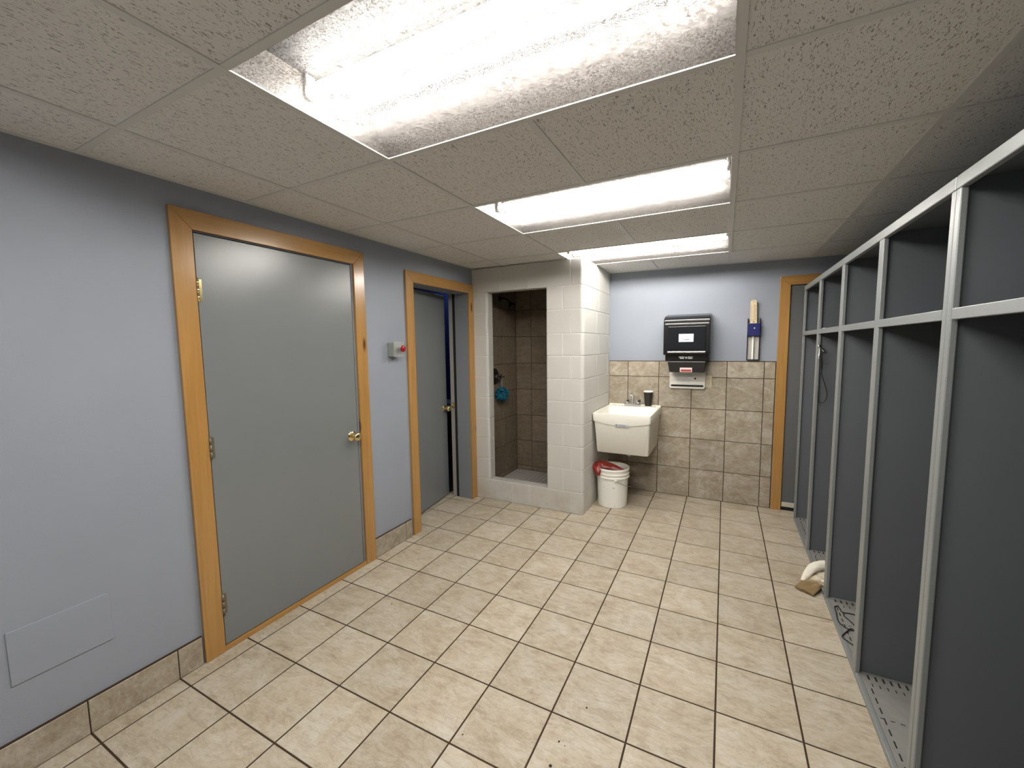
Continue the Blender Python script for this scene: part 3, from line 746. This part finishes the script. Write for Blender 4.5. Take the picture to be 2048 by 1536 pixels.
drape(m, smooth_path([(BX-.125, BY-.085, .335), (BX-.125, BY-.07, .375), (BX-.06, BY-.045, .372), (BX+.03, BY-.04, .358), (BX+.118, BY-.045, .345)], 6), interp([.026, .042, .045, .036, .010], 6), interp([.012, .018, .018, .015, .006], 6), (.1, .9, .5), rs, 3, .3)
drape(m, smooth_path([(BX-.115, BY+.06, .368), (BX-.13, BY-.005, .377), (BX-.128, BY-.085, .370), (BX-.105, BY-.135, .34), (BX-.095, BY-.150, .30)], 6), interp([.018, .036, .040, .032, .014], 6), interp([.012, .017, .016, .013, .008], 6), (1, .2, .35), rs, 3, .3)
tag(m.build('rubber_gloves', recalc=True, smooth=60), 'crumpled dark red rubber gloves lying over rim of the bucket', 'gloves')

# ------------------------------------------------------------------ paper towel dispenser and its neighbours
t = thing('towel_dispenser', 'black paper towel dispenser on the back wall above white plate', 'towel dispenser', (1.75, YB, 1.22))
FX = lambda u, v, q: Vector((q, u, v))
m = MB().mat('black_gloss')
m.prism([(YB-.001, 1.762), (2.640, 1.735), (2.590, 1.712), (2.575, 1.690), (2.572, 1.400), (2.580, 1.384), (YB-.001, 1.384)], 1.556, 1.942, FX, .006, 3)
m.build('cover', t)
m = MB().mat('black_gloss'); m.prism([(YB-.001, 1.39), (2.590, 1.39), (2.594, 1.350), (2.606, 1.328), (YB-.001, 1.328)], 1.572, 1.934, FX, .005, 2); m.build('lower_body', t)
for z, w0, w1 in ((1.694, 1.565, 1.935), (1.662, 1.568, 1.932), (1.409, 1.592, 1.908)):
    m = MB().mat('black_ridge'); m.prism([(2.580, z-.010), (2.569, z-.008), (2.564, z), (2.569, z+.008), (2.580, z+.010)], w0, w1, FX, .002); m.build('trim_ridge', t)
m = MB().mat('smoke'); m.box((1.592, 2.566, 1.432), (1.908, 2.576, 1.640), .004); m.build('window', t)
m = MB().mat('white_label'); m.box((1.687, 2.5645, 1.500), (1.810, 2.5664, 1.572), .0006)
m.mat('ink').box((1.716, 2.5641, 1.522), (1.726, 2.5646, 1.528)); m.box((1.735, 2.5641, 1.518), (1.775, 2.5646, 1.525)); m.build('paper_label', t)
m = MB().mat('text_white')
for x0, x1, z in ((1.690, 1.738, 1.364), (1.700, 1.734, 1.352), (1.766, 1.806, 1.364), (1.766, 1.802, 1.352)): m.box((x0, 2.5895, z-.0022), (x1, 2.5925, z+.0022))
m.mat('black_ridge').lathe([(.010, 0), (.010, .002)], (1.752, 2.5925, 1.358), (0, -1, 0), n=12)
m.build('printed_marks', t)
m = MB().mat('black_brown')
m.prism([(1.592, 1.328), (1.912, 1.328), (1.904, 1.226), (1.610, 1.226)], 2.600, 2.74, lambda u, v, q: Vector((u, q, v)), .004); m.build('chute', t)
MB().mat('black_ridge').box((1.596, 2.597, 1.318), (1.908, 2.601, 1.324)).build('chute_lip', t)
m = MB().mat('label_white'); m.box((1.700, 2.5975, 1.228), (1.802, 2.6005, 1.268), .0006); m.mat('label_red').box((1.708, 2.5968, 1.233), (1.796, 2.598, 1.252)); m.build('sticker', t)
t = thing('wall_plate', 'white plastic plate with long slot on tiles below black dispenser', 'plate', (1.75, 2.80, 1.06))
m = MB().mat('white_plastic'); m.prism([(1.594+.012, 1.060), (1.907-.012, 1.060), (1.907, 1.072), (1.907, 1.300), (1.594, 1.300), (1.594, 1.072)], 2.770, 2.7995, lambda u, v, q: Vector((u, q, v)), .004, 3)
m.build('plate_body', t)
m = MB().mat('slot'); sl = [(1.617+.009*math.cos(R(a)), 1.088+.009*math.sin(R(a))) for a in range(90, 271, 30)]+[(1.884+.009*math.cos(R(a)), 1.088+.009*math.sin(R(a))) for a in range(-90, 91, 30)]
m.prism(sl, 2.7692, 2.772, lambda u, v, q: Vector((u, q, v))); m.build('slot', t)
m = MB().mat('inkbg')
for i, (x0, x1) in enumerate(((1.660, 1.79), (1.660, 1.80), (1.660, 1.76), (1.660, 1.79), (1.660, 1.775))): m.box((x0, 2.7693, 1.190-i*.017), (x1, 2.771, 1.198-i*.017))
m.box((1.835, 2.7693, 1.120), (1.839, 2.771, 1.170)); m.mat('slot').lathe([(.009, 0), (.009, .001)], (1.820, 2.7705, 1.158), (0, -1, 0), n=14); m.build('printed_instructions', t)
t = thing('outlet', 'beige electrical outlet plate beside the white slotted plate', 'outlet', (1.93, 2.80, 1.08))
MB().mat('beige').box((1.893, 2.7935, 1.074), (1.963, 2.7998, 1.189), .002).build('cover_plate', t)
for z in (1.108, 1.155):
    m = MB().mat('beige'); m.lathe([(.017, 0), (.017, .003), (.0155, .004)], (1.928, 2.7937, z), (0, -1, 0), n=20)
    m.mat('slot').box((1.920, 2.7888, z-.004), (1.9225, 2.790, z+.006)); m.box((1.9335, 2.7888, z-.004), (1.936, 2.790, z+.006)); m.build('receptacle', t)

# ------------------------------------------------------------------ measuring gauge on the back wall
t = thing('gauge', 'cream ruled scale in blue holder on metal channel beside door casing', 'gauge', (2.279, YB, 1.335))
m = MB().mat('chan'); m.box((2.236, YB-.006, 1.338), (2.324, YB-.0008, 1.66)); m.mat('bronze').box((2.232, YB-.030, 1.336), (2.236, YB-.0008, 1.70)); m.box((2.324, YB-.030, 1.336), (2.328, YB-.0008, 1.70)); m.box((2.232, YB-.030, 1.334), (2.328, YB-.0008, 1.338)); m.build('channel', t)
m = MB().mat('cup_white'); m.sm = True; m.lathe([(.0085, 0), (.0085, .21)], (2.279, YB-.018, 1.338), n=14); m.build('rod', t, smooth=40)  # white colour stands in for the bright reflection on the metal rod
m = MB().mat('navy'); m.box((2.235, YB-.055, 1.545), (2.330, YB-.008, 1.655), .006, 3); m.box((2.230, YB-.050, 1.545), (2.236, YB-.010, 1.565), .001); m.build('holder', t)
m = MB().mat('cup_white'); m.lathe([(.005, 0), (.004, .0025), (.001, .003)], (2.285, YB-.0548, 1.612), (0, -1, 0), n=12); m.build('screw', t)
m = MB().mat('cream'); pl = [(2.251, 1.648), (2.303, 1.648), (2.301, 1.835)]+[(2.2765+.0245*math.cos(R(a)), 1.837+.022*math.sin(R(a))) for a in range(15, 166, 25)]+[(2.252, 1.835)]
FG = lambda u, v, q: Vector((u-.06*(v-1.648)*.3, YB-q, v))
m.prism(pl, .030, .036, FG, .0015)
m.mat('tick')
for i in range(13): 
    z = 1.695+i*.0095; m.prism([(2.284, z), (2.298, z), (2.298, z+.0022), (2.284, z+.0022)], .0358, .0368, FG); m.prism([(2.255, z), (2.264, z), (2.264, z+.0018), (2.255, z+.0018)], .0358, .0368, FG)
m.prism([(2.2785, 1.692), (2.2805, 1.692), (2.2805, 1.82), (2.2785, 1.82)], .0358, .0368, FG); m.prism([(2.257, 1.682), (2.297, 1.682), (2.297, 1.685), (2.257, 1.685)], .0358, .0368, FG)
m.prism([(2.272, 1.662), (2.284, 1.662), (2.284, 1.672), (2.272, 1.672)], .0358, .0368, FG); m.prism([(2.268, 1.845), (2.284, 1.845), (2.284, 1.849), (2.268, 1.849)], .0358, .0368, FG)
m.build('ruled_scale', t)

# ------------------------------------------------------------------ lockers
XL, XK, ZT = 2.614, 3.26, 1.930
def locker(y0, y1, label, hook=False):
    ym = (y0+y1)/2
    t = thing('locker', label, 'locker', ((XL+XK)/2, ym, 0), 'open grey metal lockers along right wall')
    for a, b in ((y0, y0+.027), (ym-.027, ym+.027), (y1-.027, y1)):
        m = MB().mat('lframe'); m.box((XL, a+.0006, .0), (XL+.017, b-.0006, ZT-.036), .003); m.build('front_post', t)
    m = MB().mat('lframe'); m.box((XL-.0015, y0+.0004, ZT-.037), (XL+.017, y1-.0004, ZT), .003); m.build('top_rail', t)
    m = MB().mat('locker'); m.box((XL+.017, y0+.001, ZT-.012), (XK, y1-.001, ZT-.001)); m.build('top_panel', t)
    for a in (y0+.001, y1-.013): MB().mat('locker').box((XL+.0172, a, .0), (XK-.013, a+.012, ZT-.0125)).build('side_panel', t)
    MB().mat('locker').box((XL+.0172, ym-.006, .026), (XK-.013, ym+.006, ZT-.0125)).build('divider', t)
    MB().mat('locker').box((XK-.012, y0+.001, .0), (XK, y1-.001, ZT-.0125)).build('back_panel', t)
    for a, b in ((y0+.0135, ym-.0065), (ym+.0065, y1-.0135)):
        m = MB().mat('lframe'); m.box((XL-.001, a+.013, 1.538), (XL+.017, b-.020, 1.569), .002)
        m.mat('locker').box((XL+.0172, a, 1.557), (XK-.013, b, 1.5685)); m.build('shelf', t)
        m = MB().mat('tray'); m.box((XL+.0172, a, .012), (XK-.013, b, .0255)); m.mat('lframe').box((XL+.0002, a+.013, .0), (XL+.017, b-.020, .026), .002)
        m.mat('slot')
        q = (a+b)/2; w = b-a
        for k in range(22): x = XL+.040+k*.0255; m.box((x, b-.045, .0252), (x+.007, b-.018, .0260))
        for k in range(22): x = XL+.045+k*.0255; m.box((x, b-.085, .0252), (x+.0035, b-.068, .0260))
        for k in range(int(w/.052)-2):  m.box((XL+.035, b-.13-k*.052, .0252), (XL+.040, b-.10-k*.052, .0260))
        for k in range(18): x = XL+.025+k*.030; m.box((x, b-.262, .0252), (x+.014, b-.2585, .0260))
        m.build('bottom_tray', t)
    if hook:
        m = MB().mat('chrome'); m.sm = True; x = XL+.011
        y = ym-.0275
        m.lathe([(.009, 0), (.009, .003), (.006, .005)], (x, y, 1.455), (0, -1, 0), n=16)
        m.tube([(x, y-.002, 1.455), (x-.004, y-.020, 1.452), (x-.006, y-.034, 1.446), (x-.006, y-.040, 1.456)], [.005, .0045, .0045, .007], 10)
        m.tube([(x, y-.002, 1.452), (x+.012, y-.012, 1.435), (x+.020, y-.026, 1.420), (x+.020, y-.034, 1.430)], [.005, .0045, .0045, .006], 10)
        m.tube([(x, y-.002, 1.45), (x, y-.006, 1.40), (x-.002, y-.020, 1.372), (x-.004, y-.032, 1.374), (x-.004, y-.034, 1.384)], [.004, .0045, .0045, .0045, .006], 10)
        m.build('coat_hook', t, smooth=40)
    return t
locker(1.395, 2.618, 'open grey metal locker at the far end, black cord on its hook', True)
locker(.172, 1.394, 'middle open grey metal locker with a black cord lying on its tray')
locker(-1.052, .171, 'open grey metal locker nearest the camera, cut off by photo edge')

m = MB().mat('cable'); m.sm = True
xx = XL+.012; y = 1.966
pp = [(xx-.003, y-.036, 1.448), (xx+.001, y-.036, 1.40), (xx+.004, y-.036, 1.34), (xx+.014, y-.034, 1.26), (xx+.034, y-.034, 1.19), (xx+.046, y-.032, 1.135), (xx+.038, y-.028, 1.092), (xx+.018, y-.022, 1.078), (xx+.003, y-.018, 1.090), (xx+.001, y-.018, 1.16), (xx+.004, y-.022, 1.25), (xx+.012, y-.030, 1.31), (xx+.006, y-.038, 1.38), (xx-.001, y-.040, 1.448)]
m.tube(smooth_path(pp, 5), .0030, 8)
tag(m.build('hanging_cord', smooth=60), 'looped black cord hanging from chrome hook on the far locker', 'cord')
m = MB().mat('cable'); m.sm = True
pp = [(2.90, 1.16, .0288), (2.78, 1.215, .0288), (2.715, 1.239, .0288), (2.668, 1.236, .0288), (2.662, 1.262, .0288), (2.657, 1.287, .0288), (2.640, 1.275, .0288), (2.636, 1.215, .0288), (2.629, 1.142, .0288), (2.640, 1.105, .0288), (2.657, 1.087, .0288), (2.680, 1.080, .0288), (2.70, 1.10, .0288), (2.685, 1.16, .0288), (2.668, 1.20, .0288), (2.668, 1.226, .0290)]
m.tube(smooth_path(pp, 5), .0028, 8)
pp = [(2.75, 1.05, .0288), (2.70, 1.068, .0288), (2.672, 1.084, .0345), (2.648, 1.058, .0288), (2.613+.008, 1.012, .0288), (2.622, .992, .0288), (2.640, .968, .0288), (2.672, .93, .0288), (2.75, .90, .0288)]
m.tube(smooth_path(pp, 5), .0028, 8)
tag(m.build('black_cord', smooth=60), 'tangled thin black cord lying on perforated tray of middle locker', 'cord')
m = MB().mat('rag'); m.sm = True
sv = [Vector((-.30, .85, .10))]*31
drape(m, smooth_path([(2.84, 1.615, .040), (2.73, 1.59, .040), (2.64, 1.565, .038), (2.588, 1.525, .032), (2.556, 1.470, .022), (2.520, 1.412, .011)], 6), interp([.056, .062, .064, .056, .052, .050], 6), interp([.012, .014, .016, .016, .013, .008], 6), sv, rs, 4, .38, 56, interp([.50, .51, .53, .58, .80, .97], 6))
drape(m, smooth_path([(2.84, 1.70, .068), (2.73, 1.675, .080), (2.645, 1.650, .083), (2.590, 1.600, .074), (2.552, 1.545, .052), (2.524, 1.500, .028)], 6), interp([.030, .032, .034, .030, .022, .010], 6), interp([.020, .022, .024, .021, .016, .008], 6), sv, rs, 3, .15, 28, interp([.14, .14, .16, .22, .38, .50], 6))
drape(m, smooth_path([(2.80, 1.545, .040), (2.70, 1.535, .041), (2.640, 1.523, .040), (2.606, 1.505, .033), (2.588, 1.475, .020)], 6), interp([.012, .013, .012, .011, .008], 6), interp([.012, .012, .011, .010, .007], 6), sv, rs, 3, .12, 20, interp([.16, .18, .20, .3, .5], 6))
tag(m.build('rag', smooth=70), 'crumpled dirty white rag with brown end hanging over locker edge', 'rag')
m = MB().mat('cup_white'); m.box((2.622, 1.866, 1.5690), (2.634, 1.90, 1.574), .001); m.box((2.626, 1.89, 1.5690), (2.650, 1.935, 1.573), .001)
tag(m.build('paper_scrap'), 'small white scrap on the upper shelf of the far locker', 'scrap')

# ------------------------------------------------------------------ light and view
w = bpy.data.worlds.new('world'); S.world = w; w.use_nodes = True
w.node_tree.nodes['Background'].inputs[0].default_value = (0, 0, 0, 1)
ld = bpy.data.lights.new('storeroom_lamp', 'POINT'); ld.energy = 1.0; ld.color = (.75, .85, 1); ld.shadow_soft_size = .08
lo = bpy.data.objects.new('storeroom_lamp', ld); COL.objects.link(lo); lo.location = (-1.0, 2.75, 2.3)
S.cycles.caustics_refractive = False; S.cycles.caustics_reflective = False
S.cycles.max_bounces = 14; S.cycles.transparent_max_bounces = 12; S.cycles.diffuse_bounces = 6
S.cycles.sample_clamp_indirect = 6
S.view_settings.view_transform = 'Standard'; S.view_settings.look = 'None'
S.view_settings.exposure = .92; S.view_settings.gamma = 1.0; S.view_settings.use_curve_mapping = False
